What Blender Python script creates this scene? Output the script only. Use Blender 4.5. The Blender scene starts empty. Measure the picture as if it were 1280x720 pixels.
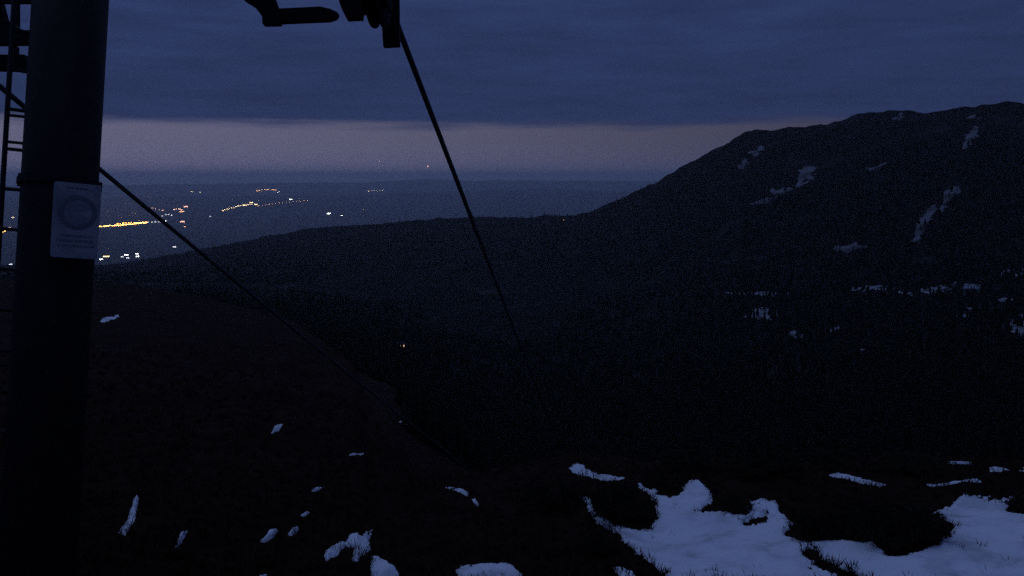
import bpy, bmesh, math, random
import numpy as np
from mathutils import Vector, Matrix

random.seed(7)
rng = np.random.default_rng(7)
scene = bpy.context.scene
COL = scene.collection

# ------------------------------------------------------------------ camera
F_PX = 1005.0                      # focal length in pixels of a 1280 px wide frame
PITCH = math.radians(7.82)
CAM = Vector((0.0, 0.0, 0.0))
cam_data = bpy.data.cameras.new('camera')
cam_data.sensor_width = 36.0
cam_data.lens = 36.0 * F_PX / 1280.0
cam_data.clip_start = 0.1
cam_data.clip_end = 200000.0
cam = bpy.data.objects.new('camera', cam_data)
COL.objects.link(cam)
cam.location = CAM
cam.rotation_euler = (math.pi / 2 - PITCH, 0, 0)
scene.camera = cam

# ------------------------------------------------------------------ sky
world = bpy.data.worlds.new('World')
scene.world = world
world.use_nodes = True
wn, wl = world.node_tree.nodes, world.node_tree.links
wn.clear()


def N(tree, kind, **kw):
    n = tree.nodes.new(kind)
    for k, v in kw.items():
        setattr(n, k, v)
    return n


def math_node(tree, op, a, b=None, c=None, clamp=False):
    n = N(tree, 'ShaderNodeMath', operation=op, use_clamp=clamp)
    for i, v in enumerate((a, b, c)):
        if v is None:
            continue
        if isinstance(v, (int, float)):
            n.inputs[i].default_value = v
        else:
            tree.links.new(v, n.inputs[i])
    return n.outputs[0]


def smooth(tree, v, lo, hi):
    n = N(tree, 'ShaderNodeMapRange', interpolation_type='SMOOTHSTEP')
    tree.links.new(v, n.inputs['Value'])
    n.inputs['From Min'].default_value = lo
    n.inputs['From Max'].default_value = hi
    return n.outputs['Result']


def mix_col(tree, fac, a, b, blend='MIX'):
    n = N(tree, 'ShaderNodeMix', data_type='RGBA', blend_type=blend)
    for sock, v in ((n.inputs[0], fac), (n.inputs[6], a), (n.inputs[7], b)):
        if isinstance(v, (int, float)):
            sock.default_value = v
        elif isinstance(v, tuple):
            sock.default_value = (*v, 1)
        else:
            tree.links.new(v, sock)
    return n.outputs[2]


WT = world.node_tree
SUN_ROT = math.radians(-28)        # twilight glow, left of the view
tc = N(WT, 'ShaderNodeTexCoord')
sep = N(WT, 'ShaderNodeSeparateXYZ')
wl.new(tc.outputs['Generated'], sep.inputs[0])
zc = sep.outputs['Z']
sky = N(WT, 'ShaderNodeTexSky', sky_type='NISHITA', sun_disc=False)
sky.sun_elevation = math.radians(-4.0)
sky.sun_rotation = SUN_ROT
sky.altitude = 1200
sky.air_density = 1.0
sky.dust_density = 1.2
sky.ozone_density = 3.0
# afterglow: lilac, strongest over the sunken sun, on top of the thin clear-sky light
glow_dir = N(WT, 'ShaderNodeVectorMath', operation='DOT_PRODUCT')
wl.new(tc.outputs['Generated'], glow_dir.inputs[0])
glow_dir.inputs[1].default_value = (math.sin(SUN_ROT), math.cos(SUN_ROT), 0)
gd = math_node(WT, 'POWER', math_node(WT, 'MAXIMUM', glow_dir.outputs['Value'], 0.0), 4.0)
gd = math_node(WT, 'MULTIPLY_ADD', gd, 0.72, 0.28)
low = math_node(WT, 'EXPONENT', math_node(WT, 'MULTIPLY', math_node(WT, 'ABSOLUTE', zc), -55.0))
gd = math_node(WT, 'MULTIPLY', gd, math_node(WT, 'MULTIPLY_ADD', low, 0.8, 0.9))
gdc = N(WT, 'ShaderNodeCombineXYZ')
for i in range(3):
    wl.new(gd, gdc.inputs[i])
lilac = mix_col(WT, 1.0, (0.150, 0.140, 0.225), gdc.outputs[0], 'MULTIPLY')
clear = mix_col(WT, 0.03, lilac, sky.outputs[0], 'ADD')
# cloud deck: overcast luminance, brighter towards the zenith, streaked
mp = N(WT, 'ShaderNodeMapping')
mp.inputs['Scale'].default_value = (3.0, 3.0, 26.0)
wl.new(tc.outputs['Generated'], mp.inputs[0])
cl1 = N(WT, 'ShaderNodeTexNoise')
cl1.inputs['Scale'].default_value = 2.2
cl1.inputs['Detail'].default_value = 9.0
cl1.inputs['Roughness'].default_value = 0.62
wl.new(mp.outputs[0], cl1.inputs['Vector'])
mp2 = N(WT, 'ShaderNodeMapping')
mp2.inputs['Scale'].default_value = (5.0, 5.0, 60.0)
wl.new(tc.outputs['Generated'], mp2.inputs[0])
cl2 = N(WT, 'ShaderNodeTexNoise')
cl2.inputs['Scale'].default_value = 1.6
cl2.inputs['Detail'].default_value = 6.0
wl.new(mp2.outputs[0], cl2.inputs['Vector'])
zpos = math_node(WT, 'MAXIMUM', zc, 0.0)
cie = math_node(WT, 'MULTIPLY_ADD', zpos, 2.0, 1.0)
tex = math_node(WT, 'MULTIPLY_ADD', cl1.outputs[0], 0.90, 0.55)
lum = math_node(WT, 'MULTIPLY', cie, tex)
lumc = N(WT, 'ShaderNodeCombineXYZ')
for i in range(3):
    wl.new(lum, lumc.inputs[i])
cloud = mix_col(WT, 1.0, (0.0176, 0.0280, 0.0825), lumc.outputs[0], 'MULTIPLY')
edge = math_node(WT, 'MULTIPLY_ADD', cl2.outputs[0], 0.022, -0.011)
ze = math_node(WT, 'ADD', zc, edge)
mask = smooth(WT, ze, math.sin(math.radians(3.10)), math.sin(math.radians(4.05)))
SKY_CLEAR = 1.0
bg_clear = N(WT, 'ShaderNodeBackground')
bg_clear.inputs['Strength'].default_value = SKY_CLEAR
wl.new(clear, bg_clear.inputs['Color'])
bg_cloud = N(WT, 'ShaderNodeBackground')
bg_cloud.inputs['Strength'].default_value = 1.0
wl.new(cloud, bg_cloud.inputs['Color'])
ms = N(WT, 'ShaderNodeMixShader')
wl.new(mask, ms.inputs[0])
wl.new(bg_clear.outputs[0], ms.inputs[1])
wl.new(bg_cloud.outputs[0], ms.inputs[2])
wo = N(WT, 'ShaderNodeOutputWorld')
wl.new(ms.outputs[0], wo.inputs['Surface'])

# the last light of the sky, very weak and very soft
sun_data = bpy.data.lights.new('sun', 'SUN')
sun_data.energy = 0.20
sun_data.angle = math.radians(40)
sun_data.color = (0.52, 0.70, 1.0)
sun = bpy.data.objects.new('sun', sun_data)
COL.objects.link(sun)
sun.rotation_euler = (math.radians(-35), 0, math.radians(28))

scene.view_settings.view_transform = 'Standard'
scene.view_settings.look = 'None'
scene.view_settings.exposure = 0.0
scene.view_settings.gamma = 1.0
scene.render.engine = 'CYCLES'
scene.cycles.volume_bounces = 4
scene.cycles.max_bounces = 6
scene.cycles.use_denoising = False
scene.cycles.sample_clamp_indirect = 0.2
scene.cycles.use_adaptive_sampling = True
scene.cycles.adaptive_threshold = 0.12
scene.cycles.adaptive_min_samples = 20

# ------------------------------------------------------------------ pixel / world helpers
CP, SP = math.cos(PITCH), math.sin(PITCH)
R_AX = Vector((1, 0, 0))
F_AX = Vector((0, CP, -SP))
D_AX = Vector((0, -SP, -CP))


def pt(x, y, depth):
    """world point seen at (x, y) of the 1280x720 photograph, depth metres along the view axis"""
    return CAM + depth * ((x - 640) / F_PX * R_AX + (y - 360) / F_PX * D_AX + F_AX)


def pix_dir(x, y):
    """azimuth and tangent of elevation of a pixel"""
    x = np.asarray(x, float)
    y = np.asarray(y, float)
    a = (x - 640) / F_PX
    b = (y - 360) / F_PX
    wy = CP - b * SP
    wz = -SP - b * CP
    return np.arctan2(a, wy), wz / np.hypot(a, wy)


def project(X, Y, Z):
    f = Y * CP - Z * SP
    d = -Y * SP - Z * CP
    return 640 + F_PX * X / f, 360 + F_PX * d / f


# ------------------------------------------------------------------ noise
def _hash(ix, iy, seed):
    h = (ix.astype(np.int64) * 374761393 + iy.astype(np.int64) * 668265263 + seed * 1274126177) & 0xFFFFFFFF
    h = ((h ^ (h >> 13)) * 1274126177) & 0xFFFFFFFF
    h = (h ^ (h >> 16)) & 0xFFFFFFFF
    return h / 4294967295.0 * 2 - 1


def vnoise(x, y, seed=0):
    ix, iy = np.floor(x), np.floor(y)
    fx, fy = x - ix, y - iy
    fx = fx * fx * fx * (fx * (fx * 6 - 15) + 10)
    fy = fy * fy * fy * (fy * (fy * 6 - 15) + 10)
    a, b = _hash(ix, iy, seed), _hash(ix + 1, iy, seed)
    c, d = _hash(ix, iy + 1, seed), _hash(ix + 1, iy + 1, seed)
    return (a * (1 - fx) + b * fx) * (1 - fy) + (c * (1 - fx) + d * fx) * fy


def fbm(x, y, octaves=4, seed=0, gain=0.5):
    s, amp, tot = 0.0, 1.0, 0.0
    for o in range(octaves):
        s = s + amp * vnoise(x * 2 ** o + 17.3 * o, y * 2 ** o - 9.1 * o, seed + o)
        tot += amp
        amp *= gain
    return s / tot


# ------------------------------------------------------------------ terrain height
PLAIN = -1100.0


def curve(pts, back=None):
    """(x px, y px, distance) -> sorted (azimuth, log r, z)"""
    p = np.array(pts, float)
    az, t = pix_dir(p[:, 0], p[:, 1])
    az = np.concatenate(([-math.pi], az, [math.pi]))
    r = np.concatenate(([(p[0, 2] * p[-1, 2]) ** .5], p[:, 2], [(p[0, 2] * p[-1, 2]) ** .5]))
    z = np.concatenate(([0], p[:, 2] * t, [0]))
    z[0] = z[-1] = 0.5 * (z[1] + z[-2]) if back is None else back     # back: unseen rise added behind the camera to lift the haze top
    return az, np.log(r), z


crest = [(-400, 352, 140), (0, 350, 140), (150, 353, 140), (250, 370, 130), (370, 402, 95), (440, 452, 50),
         (480, 545, 24), (520, 582, 22), (560, 588, 22), (600, 584, 22), (640, 580, 22), (720, 567, 22), (800, 571, 20), (1000, 571, 20), (1280, 569, 21),
         (1700, 565, 24)]
K3 = [(-400, 375, 700), (0, 375, 700), (150, 378, 700), (370, 420, 600), (500, 480, 520), (640, 590, 450),
      (720, 600, 420), (800, 600, 400), (1280, 600, 350), (1700, 600, 350)]
K4 = [(-400, 352, 1500), (0, 352, 1500), (150, 355, 1500), (370, 372, 1400), (500, 392, 1300), (640, 420, 1150),
      (800, 430, 1000), (950, 430, 800), (1280, 440, 650), (1700, 440, 600)]
K5 = [(-400, 345, 2300), (0, 344, 2300), (150, 344, 2300), (300, 338, 2200), (400, 338, 2100), (500, 340, 1950),
      (640, 345, 1800), (800, 358, 1450), (910, 364, 1100), (1100, 364, 1000), (1200, 362, 960), (1280, 355, 940),
      (1700, 345, 900)]
K5b = [(-400, 340, 2900), (0, 339, 2900), (150, 339, 2900), (300, 322, 2800), (400, 312, 2700), (500, 312, 2450),
       (640, 312, 2250), (800, 320, 1850), (910, 335, 1350), (1100, 338, 1200), (1280, 332, 1150),
       (1700, 315, 1100)]
K6 = [(-400, 333, 4100), (0, 333, 4100), (130, 332, 4050), (220, 318, 3900), (300, 302, 3750), (380, 287, 3600),
      (480, 279, 3450), (590, 273, 3250), (660, 272, 3100), (720, 268, 2950), (760, 257, 2800), (795, 239, 2700),
      (830, 222, 2600), (870, 200, 2480), (905, 181, 2400), (930, 168, 2330), (945, 163, 2300), (1000, 160, 2200),
      (1030, 157, 2160), (1060, 150, 2120), (1110, 139, 2060), (1150, 138, 2020), (1200, 133, 1980),
      (1280, 131, 1900), (1700, 120, 1700)]
K9 = [(-400, 246, 31000), (0, 246, 31000), (300, 246, 31000), (450, 244, 31000), (540, 240, 31000),
      (620, 237, 31000), (700, 236, 31000), (790, 239, 31000), (900, 236, 31000), (1700, 238, 31000)]
K10 = [(-400, 231, 46000), (0, 231, 46000), (200, 230, 46000), (350, 229, 46000), (460, 228, 46000),
       (500, 225, 46000), (535, 223, 46000), (580, 225, 46000), (680, 225, 46000), (800, 226, 46000),
       (1700, 227, 46000)]
C1, C3, C4, C5, C9, C10 = [curve(c) for c in (crest, K3, K4, K5, K9, K10)]
C5b = curve(K5b, 180.0)
C6 = curve(K6, 480.0)  # unseen summit added behind the camera; taller haze softens the horizon


def base_height(az, r):
    az = np.asarray(az, float)
    r = np.asarray(r, float)
    L = np.log(r)

    def at(c):
        return np.interp(az, c[0], c[1]), np.interp(az, c[0], c[2])
    l1, z1 = at(C1)
    l3, z3 = at(C3)
    l4, z4 = at(C4)
    l5, z5 = at(C5)
    l5b, z5b = at(C5b)
    l6, z6 = at(C6)
    l9, z9 = at(C9)
    l10, z10 = at(C10)
    ones = np.ones_like(az)
    left = np.clip((math.radians(2) - az) / math.radians(14), 0, 1)      # left spur keeps on gently
    l2 = l1 + np.log(2.5)
    z2 = z1 * 2.5 * (1.5 - 0.15 * left)
    r6 = np.exp(l6)
    knots = [(ones * 0, ones * -4.0), (l1, z1), (l2, z2), (l3, z3), (l4, z4), (l5, z5), (l5b, z5b), (l6, z6),
             (l6 + np.log(1.16), z6 + (PLAIN - z6) * 0.45), (l6 + np.log(1.6), ones * PLAIN),
             (ones * np.log(21000), ones * PLAIN), (l9, z9), (ones * np.log(38000), ones * PLAIN), (l10, z10),
             (ones * np.log(62000), ones * (PLAIN + 130)), (ones * np.log(140000), ones * PLAIN)]
    z = np.full_like(az, -4.0)
    for (la, za), (lb, zb) in zip(knots[:-1], knots[1:]):
        ra, rb = np.exp(la), np.exp(lb)
        t = np.clip((r - ra) / np.maximum(rb - ra, 1e-6), 0, 1)
        m = L >= la
        z = np.where(m, za + (zb - za) * t, z)
    return z


def height(az, r):
    az = np.asarray(az, float)
    r = np.asarray(r, float)
    z = base_height(az, r)
    X, Y = r * np.sin(az), r * np.cos(az)
    near = np.clip(1 - (r - 60) / 200, 0, 1)
    z = z + near * (0.20 * fbm(X / 3.1, Y / 3.1, 3, 3) * np.clip(r / 6, 0, 1) + 0.10 * fbm(X / 0.8, Y / 0.8, 4, 11))
    far = np.clip((r - 250) / 900, 0, 1)
    decay = np.clip((6500 - r) / 2500, 0.0, 1)
    z = z + far * decay * (14 * fbm(X / 260, Y / 260, 6, 21, 0.55) + 9 * (1 - np.abs(fbm(X / 110, Y / 110, 4, 31))) - 7
                        + 5 * np.clip((r - 1200) / 600, 0, 1) * fbm(X / 38, Y / 38, 3, 61))
    pl = np.clip((r - 11000) / 9000, 0, 1)
    z = z + pl * 50 * fbm(X / 5000, Y / 5000, 4, 41)
    return z


R_LIST = np.concatenate((np.exp(np.arange(math.log(1.2), math.log(70), 0.010)),
                         np.exp(np.arange(math.log(70.7), math.log(140000), 0.020))))
AZ_T = np.linspace(math.radians(-50), math.radians(50), 1501)
H_T = base_height(*np.meshgrid(AZ_T, R_LIST, indexing='ij')).astype(np.float32)


def ground_hit(x, y):
    """azimuth, distance where the pixel's ray first meets the smooth terrain (arrays)"""
    x = np.atleast_1d(np.asarray(x, float))
    y = np.atleast_1d(np.asarray(y, float))
    az, t = pix_dir(x, y)
    lim = len(R_LIST)
    if t.max() < -0.26:                      # steep rays end on the near slope
        lim = int(np.searchsorted(R_LIST, 500.0))
    RL = R_LIST[:lim]
    out = []
    for a in range(0, len(az), 2000):
        A, T = az[a:a + 2000], t[a:a + 2000]
        u = np.clip((A - AZ_T[0]) / (AZ_T[1] - AZ_T[0]), 0, len(AZ_T) - 1.001)
        j = u.astype(int)
        w = (u - j).astype(np.float32)[:, None]
        gap = (RL[None, :] * T[:, None]).astype(np.float32) - (H_T[j, :lim] * (1 - w) + H_T[j + 1, :lim] * w)
        below = gap < 0
        i = np.argmax(below, axis=1)
        i = np.where(below.any(axis=1), np.maximum(i, 1), lim - 1)
        k = np.arange(len(A))
        g0, g1 = gap[k, i - 1], gap[k, i]
        f = np.clip(g0 / np.maximum(g0 - g1, 1e-9), 0, 1)
        out.append(RL[i - 1] * (1 - f) + RL[i] * f)
    return az, np.concatenate(out)


def on_ground(x, y):
    az, r = ground_hit([x], [y])
    z = float(height(az, r)[0])
    return Vector((float(r[0] * math.sin(az[0])), float(r[0] * math.cos(az[0])), z))


def ground_z(X, Y):
    return float(height(np.array([math.atan2(X, Y)]), np.array([max(math.hypot(X, Y), 1.0)]))[0])


# ------------------------------------------------------------------ materials
def material(name, base, rough=0.9, noise=None, bump=0.0, bump_scale=20.0, metallic=0.0, spec=0.3, vec='Object'):
    """base colour with an optional second colour mixed in by noise: noise = (colour, scale, lo, hi)"""
    m = bpy.data.materials.new(name)
    m.use_nodes = True
    t = m.node_tree
    b = t.nodes['Principled BSDF']
    b.inputs['Roughness'].default_value = rough
    b.inputs['Metallic'].default_value = metallic
    b.inputs['Specular IOR Level'].default_value = spec
    co = N(t, 'ShaderNodeTexCoord')
    if noise:
        col2, scale, lo, hi = noise
        n = N(t, 'ShaderNodeTexNoise')
        n.inputs['Scale'].default_value = scale
        n.inputs['Detail'].default_value = 7
        n.inputs['Roughness'].default_value = 0.62
        t.links.new(co.outputs[vec], n.inputs['Vector'])
        f = smooth(t, n.outputs[0], lo, hi)
        t.links.new(mix_col(t, f, base, col2), b.inputs['Base Color'])
    else:
        b.inputs['Base Color'].default_value = (*base, 1)
    if bump:
        n = N(t, 'ShaderNodeTexNoise')
        n.inputs['Scale'].default_value = bump_scale
        n.inputs['Detail'].default_value = 6
        t.links.new(co.outputs[vec], n.inputs['Vector'])
        bp = N(t, 'ShaderNodeBump')
        bp.inputs['Strength'].default_value = bump
        t.links.new(n.outputs[0], bp.inputs['Height'])
        t.links.new(bp.outputs[0], b.inputs['Normal'])
    return m


def glow(name, colour, strength):
    m = bpy.data.materials.new(name)
    m.use_nodes = True
    t = m.node_tree
    t.nodes.clear()
    e = N(t, 'ShaderNodeEmission')
    e.inputs['Color'].default_value = (*colour, 1)
    e.inputs['Strength'].default_value = strength
    o = N(t, 'ShaderNodeOutputMaterial')
    t.links.new(e.outputs[0], o.inputs['Surface'])
    m.cycles.emission_sampling = 'FRONT'
    return m


M = {
    'heath': material('heath', (0.020, 0.0092, 0.0055), 0.95, ((0.012, 0.006, 0.0038), 0.9, 0.40, 0.62), 0.6, 9.0, spec=0.05),
    'ridge': material('ridge', (0.009, 0.0068, 0.006), 0.95, ((0.042, 0.034, 0.034), 0.012, 0.54, 0.76), 0.3, 0.05, spec=0.05),
    'plain': material('plain', (0.022, 0.021, 0.018), 0.95, ((0.042, 0.040, 0.036), 0.0011, 0.45, 0.62), spec=0.1),
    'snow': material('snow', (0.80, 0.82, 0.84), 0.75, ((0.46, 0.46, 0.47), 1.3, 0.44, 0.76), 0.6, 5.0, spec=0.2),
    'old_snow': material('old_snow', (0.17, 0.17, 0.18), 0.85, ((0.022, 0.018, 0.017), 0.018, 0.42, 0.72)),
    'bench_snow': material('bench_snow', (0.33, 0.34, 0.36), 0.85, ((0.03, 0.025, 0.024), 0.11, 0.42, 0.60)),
    'steel': material('steel', (0.016, 0.013, 0.012), 0.7, ((0.030, 0.022, 0.018), 6.0, 0.42, 0.7), 0.15, 30, 0.0, spec=0.2),
    'galvanised': material('galvanised', (0.022, 0.021, 0.022), 0.7, ((0.016, 0.015, 0.015), 8.0, 0.4, 0.7), 0.1, 30, 0.0, spec=0.2),
    'rubber': material('rubber', (0.015, 0.015, 0.016), 0.8, None, 0.1, 40),
    'rope': material('rope', (0.075, 0.075, 0.08), 0.7, None, 0.5, 60, 0.0, spec=0.2),
    'plate': material('plate', (0.50, 0.50, 0.50), 0.6, ((0.32, 0.32, 0.33), 5.0, 0.42, 0.66)),
    'print': material('print', (0.22, 0.225, 0.25), 0.6, ((0.33, 0.335, 0.35), 9.0, 0.45, 0.70)),
    'print_soft': material('print_soft', (0.33, 0.335, 0.36), 0.6, ((0.42, 0.425, 0.44), 9.0, 0.45, 0.70)),
    'needle': material('needle', (0.034, 0.028, 0.016), 0.95, ((0.045, 0.034, 0.020), 5.0, 0.4, 0.65), spec=0.1),
    'bark': material('bark', (0.05, 0.035, 0.026), 0.95, None, 0.4, 30),
    'grass': material('grass', (0.042, 0.020, 0.011), 0.95, ((0.022, 0.011, 0.006), 1.5, 0.4, 0.62), spec=0.1),
    'spruce': material('spruce', (0.0075, 0.0068, 0.0045), 0.95, ((0.012, 0.010, 0.007), 0.01, 0.4, 0.65), spec=0.05),
    'plaster': material('plaster', (0.45, 0.46, 0.48), 0.9, ((0.34, 0.35, 0.37), 0.4, 0.4, 0.7)),
    'slate': material('slate', (0.06, 0.06, 0.065), 0.8, ((0.04, 0.04, 0.045), 0.8, 0.4, 0.7)),
    'concrete': material('concrete', (0.22, 0.22, 0.22), 0.9, ((0.15, 0.15, 0.15), 4, 0.4, 0.7), 0.3, 20),
    'amber': glow('amber', (1.0, 0.47, 0.10), 12.0),
    'dim_amber': glow('dim_amber', (1.0, 0.50, 0.22), 3.5),
    'yellow': glow('yellow', (1.0, 0.74, 0.36), 5.0),
    'dim_yellow': glow('dim_yellow', (1.0, 0.78, 0.45), 3.2),
    'white': glow('white', (0.92, 0.95, 1.0), 5.0),
    'dim_white': glow('dim_white', (0.90, 0.92, 1.0), 2.4),
    'red': glow('red', (1.0, 0.48, 0.34), 4.0),
    'ember': glow('ember', (1.0, 0.55, 0.32), 0.7),
    'pink': glow('pink', (1.0, 0.56, 0.40), 4.0),
}


# ------------------------------------------------------------------ object helpers
def put(o, parent=None):
    COL.objects.link(o)
    if parent is not None:
        o.parent = parent
    return o


def tag(o, label=None, category=None, group=None, kind=None):
    for k, v in (('label', label), ('category', category), ('group', group), ('kind', kind)):
        if v:
            o[k] = v
    return o


def mesh_obj(name, verts, faces, mat, parent=None, smooth_shade=False):
    me = bpy.data.meshes.new(name)
    me.from_pydata([tuple(v) for v in verts], [], [tuple(f) for f in faces])
    me.materials.append(M[mat])
    if smooth_shade:
        me.polygons.foreach_set('use_smooth', np.ones(len(me.polygons), dtype=bool))
    me.update()
    return put(bpy.data.objects.new(name, me), parent)


def grid_mesh(name, P, keep, mat, parent=None):
    """P: (rows, cols, 3) points, keep: (rows-1, cols-1) bool quads"""
    nr, nc = P.shape[:2]
    idx = np.arange(nr * nc).reshape(nr, nc)
    q = np.stack((idx[:-1, :-1], idx[:-1, 1:], idx[1:, 1:], idx[1:, :-1]), -1)[keep]
    used, inv = np.unique(q.ravel(), return_inverse=True)
    V = P.reshape(-1, 3)[used].astype(np.float32)
    me = bpy.data.meshes.new(name)
    me.vertices.add(len(V))
    me.vertices.foreach_set('co', V.ravel())
    n = len(q)
    me.loops.add(4 * n)
    me.loops.foreach_set('vertex_index', inv.astype(np.int32).ravel())
    me.polygons.add(n)
    me.polygons.foreach_set('loop_start', np.arange(0, 4 * n, 4, dtype=np.int32))
    me.polygons.foreach_set('loop_total', np.full(n, 4, dtype=np.int32))
    me.polygons.foreach_set('use_smooth', np.ones(n, dtype=bool))
    me.materials.append(M[mat])
    me.update(calc_edges=True)
    me.validate()
    return put(bpy.data.objects.new(name, me), parent)


def frame(z_axis, x_hint=Vector((1, 0, 0))):
    z = z_axis.normalized()
    x = (x_hint - z * x_hint.dot(z)).normalized()
    y = z.cross(x)
    return x, y, z


class Shape:
    """collects solids for one mesh object"""

    def __init__(self):
        self.v, self.f = [], []

    def add(self, verts, faces):
        o = len(self.v)
        self.v += [Vector(p) for p in verts]
        self.f += [[i + o for i in f] for f in faces]
        return self

    def tube(self, pts, rad, sides=10, cap=True, x_hint=Vector((1, 0.01, 0.02))):
        pts = [Vector(p) for p in pts]
        rads = rad if isinstance(rad, (list, tuple)) else [rad] * len(pts)
        vs, fs = [], []
        for i, p in enumerate(pts):
            a = pts[max(i - 1, 0)]
            b = pts[min(i + 1, len(pts) - 1)]
            x, y, z = frame(b - a, x_hint)
            for k in range(sides):
                t = 2 * math.pi * k / sides
                vs.append(p + rads[i] * (math.cos(t) * x + math.sin(t) * y))
        for i in range(len(pts) - 1):
            for k in range(sides):
                fs.append([i * sides + k, i * sides + (k + 1) % sides, (i + 1) * sides + (k + 1) % sides,
                           (i + 1) * sides + k])
        if cap:
            fs.append(list(range(sides))[::-1])
            fs.append([(len(pts) - 1) * sides + k for k in range(sides)])
        return self.add(vs, fs)

    def lathe(self, centre, axis, profile, sides=24, x_hint=Vector((0.03, 0.01, 1))):
        """profile: (along axis, radius)"""
        x, y, z = frame(axis, x_hint)
        vs, fs = [], []
        for t, r in profile:
            for k in range(sides):
                a = 2 * math.pi * k / sides
                vs.append(centre + z * t + r * (math.cos(a) * x + math.sin(a) * y))
        for i in range(len(profile) - 1):
            for k in range(sides):
                fs.append([i * sides + k, i * sides + (k + 1) % sides, (i + 1) * sides + (k + 1) % sides,
                           (i + 1) * sides + k])
        fs.append(list(range(sides))[::-1])
        fs.append([(len(profile) - 1) * sides + k for k in range(sides)])
        return self.add(vs, fs)

    def box(self, c, ax, ay, az, hx, hy, hz, bev=0.0):
        """oriented box with half sizes, edges chamfered along the x direction"""
        b = min(bev, hy * 0.6, hz * 0.6)
        if b <= 0:
            ring = [(-hy, -hz), (hy, -hz), (hy, hz), (-hy, hz)]
        else:
            ring = [(-hy + b, -hz), (hy - b, -hz), (hy, -hz + b), (hy, hz - b), (hy - b, hz), (-hy + b, hz),
                    (-hy, hz - b), (-hy, -hz + b)]
        n = len(ring)
        vs = []
        for s in (-1, 1):
            for u, w in ring:
                vs.append(c + ax * (s * hx) + ay * u + az * w)
        fs = [[k, (k + 1) % n, n + (k + 1) % n, n + k] for k in range(n)]
        fs += [list(range(n))[::-1], [n + k for k in range(n)]]
        return self.add(vs, fs)

    def prism(self, pts, depth_vec):
        n = len(pts)
        vs = [Vector(p) for p in pts] + [Vector(p) + depth_vec for p in pts]
        fs = [[k, (k + 1) % n, n + (k + 1) % n, n + k] for k in range(n)]
        fs += [list(range(n))[::-1], [n + k for k in range(n)]]
        return self.add(vs, fs)

    def build(self, name, mat, parent=None, smooth_shade=False):
        o = Vector(parent['origin']) if parent is not None and 'origin' in parent else None
        root = parent
        off = Vector((0, 0, 0))
        while root is not None:
            off += root.location
            root = root.parent
        return mesh_obj(name, [p - off for p in self.v], self.f, mat, parent, smooth_shade)


def empty(name, loc):
    o = bpy.data.objects.new(name, None)
    o.empty_display_size = 0.3
    o.location = loc
    return put(o)


# ------------------------------------------------------------------ terrain sheets
inner = np.linspace(math.radians(-46), math.radians(46), 600)
outer_l = np.linspace(-math.pi, math.radians(-46), 50)[:-1]
outer_r = np.linspace(math.radians(46), math.pi, 50)[1:]
AZ = np.concatenate((outer_l, inner, outer_r))
RR = np.concatenate((np.exp(np.arange(math.log(1.2), math.log(60), 0.013)),
                     np.exp(np.arange(math.log(60), math.log(7000), 0.019)),
                     np.exp(np.arange(math.log(7000), math.log(100000), 0.022))))
RR = np.unique(np.concatenate((RR, [2500.0])))
A2, R2 = np.meshgrid(AZ, RR)
g_ = np.interp(A2, C6[0], C6[1]) - math.log(2500.0)          # bend the rings so that one runs along the crest
l_ = np.log(R2)
w_ = np.clip((l_ - math.log(70)) / math.log(1500 / 70), 0, 1) * np.clip((math.log(30000) - l_) / math.log(14000 / 2800), 0, 1)
R2 = np.exp(l_ + w_ * g_)
Z2 = height(A2, R2)
P = np.stack((R2 * np.sin(A2), R2 * np.cos(A2), Z2), -1)
i_near = int(np.searchsorted(RR, 330.0))
i_mid = int(np.searchsorted(RR, 5600.0))
allk = np.ones((len(RR) - 1, len(AZ) - 1), bool)


def strip(a, b):
    k = np.zeros_like(allk)
    k[a:b] = True
    return k


near_slope = tag(grid_mesh('near_slope', P, strip(0, i_near), 'heath'), 'dark heath covered slope falling away below the lift',
                 'slope', kind='structure')
ridge = tag(grid_mesh('mountain_ridge', P, strip(i_near, i_mid), 'ridge'),
            'long dark mountain ridge with old snow streaks and forested foothills', 'mountain', kind='structure')
plain = tag(grid_mesh('valley_plain', P, strip(i_mid, len(RR) - 1), 'plain'), 'hazy lowland plain with low hills on the horizon',
            'plain', kind='structure')
# ground under the camera, closing the middle of the sheet
ring = P[0]
cap_v = [(0, 0, float(height(np.array([0.0]), np.array([1.0]))[0]))] + [tuple(p) for p in ring]
tag(mesh_obj('ground', cap_v, [(0, k + 2, k + 1) for k in range(len(ring) - 1)], 'heath'), kind='structure')

# ------------------------------------------------------------------ snow patches
SNOW_POLYS = []


def signed_distance(px, py, poly):
    """positive inside, in pixels"""
    poly = np.array(poly, float)
    a = poly
    b = np.roll(poly, -1, 0)
    d2 = np.full(px.shape, 1e18)
    inside = np.zeros(px.shape, bool)
    for (x0, y0), (x1, y1) in zip(a, b):
        dx, dy = x1 - x0, y1 - y0
        t = np.clip(((px - x0) * dx + (py - y0) * dy) / (dx * dx + dy * dy + 1e-9), 0, 1)
        d2 = np.minimum(d2, (px - x0 - t * dx) ** 2 + (py - y0 - t * dy) ** 2)
        cond = (y0 > py) != (y1 > py)
        xi = x0 + (py - y0) * dx / (dy if abs(dy) > 1e-9 else 1e-9)
        inside ^= cond & (px < xi)
    return np.where(inside, 1, -1) * np.sqrt(d2)


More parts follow.
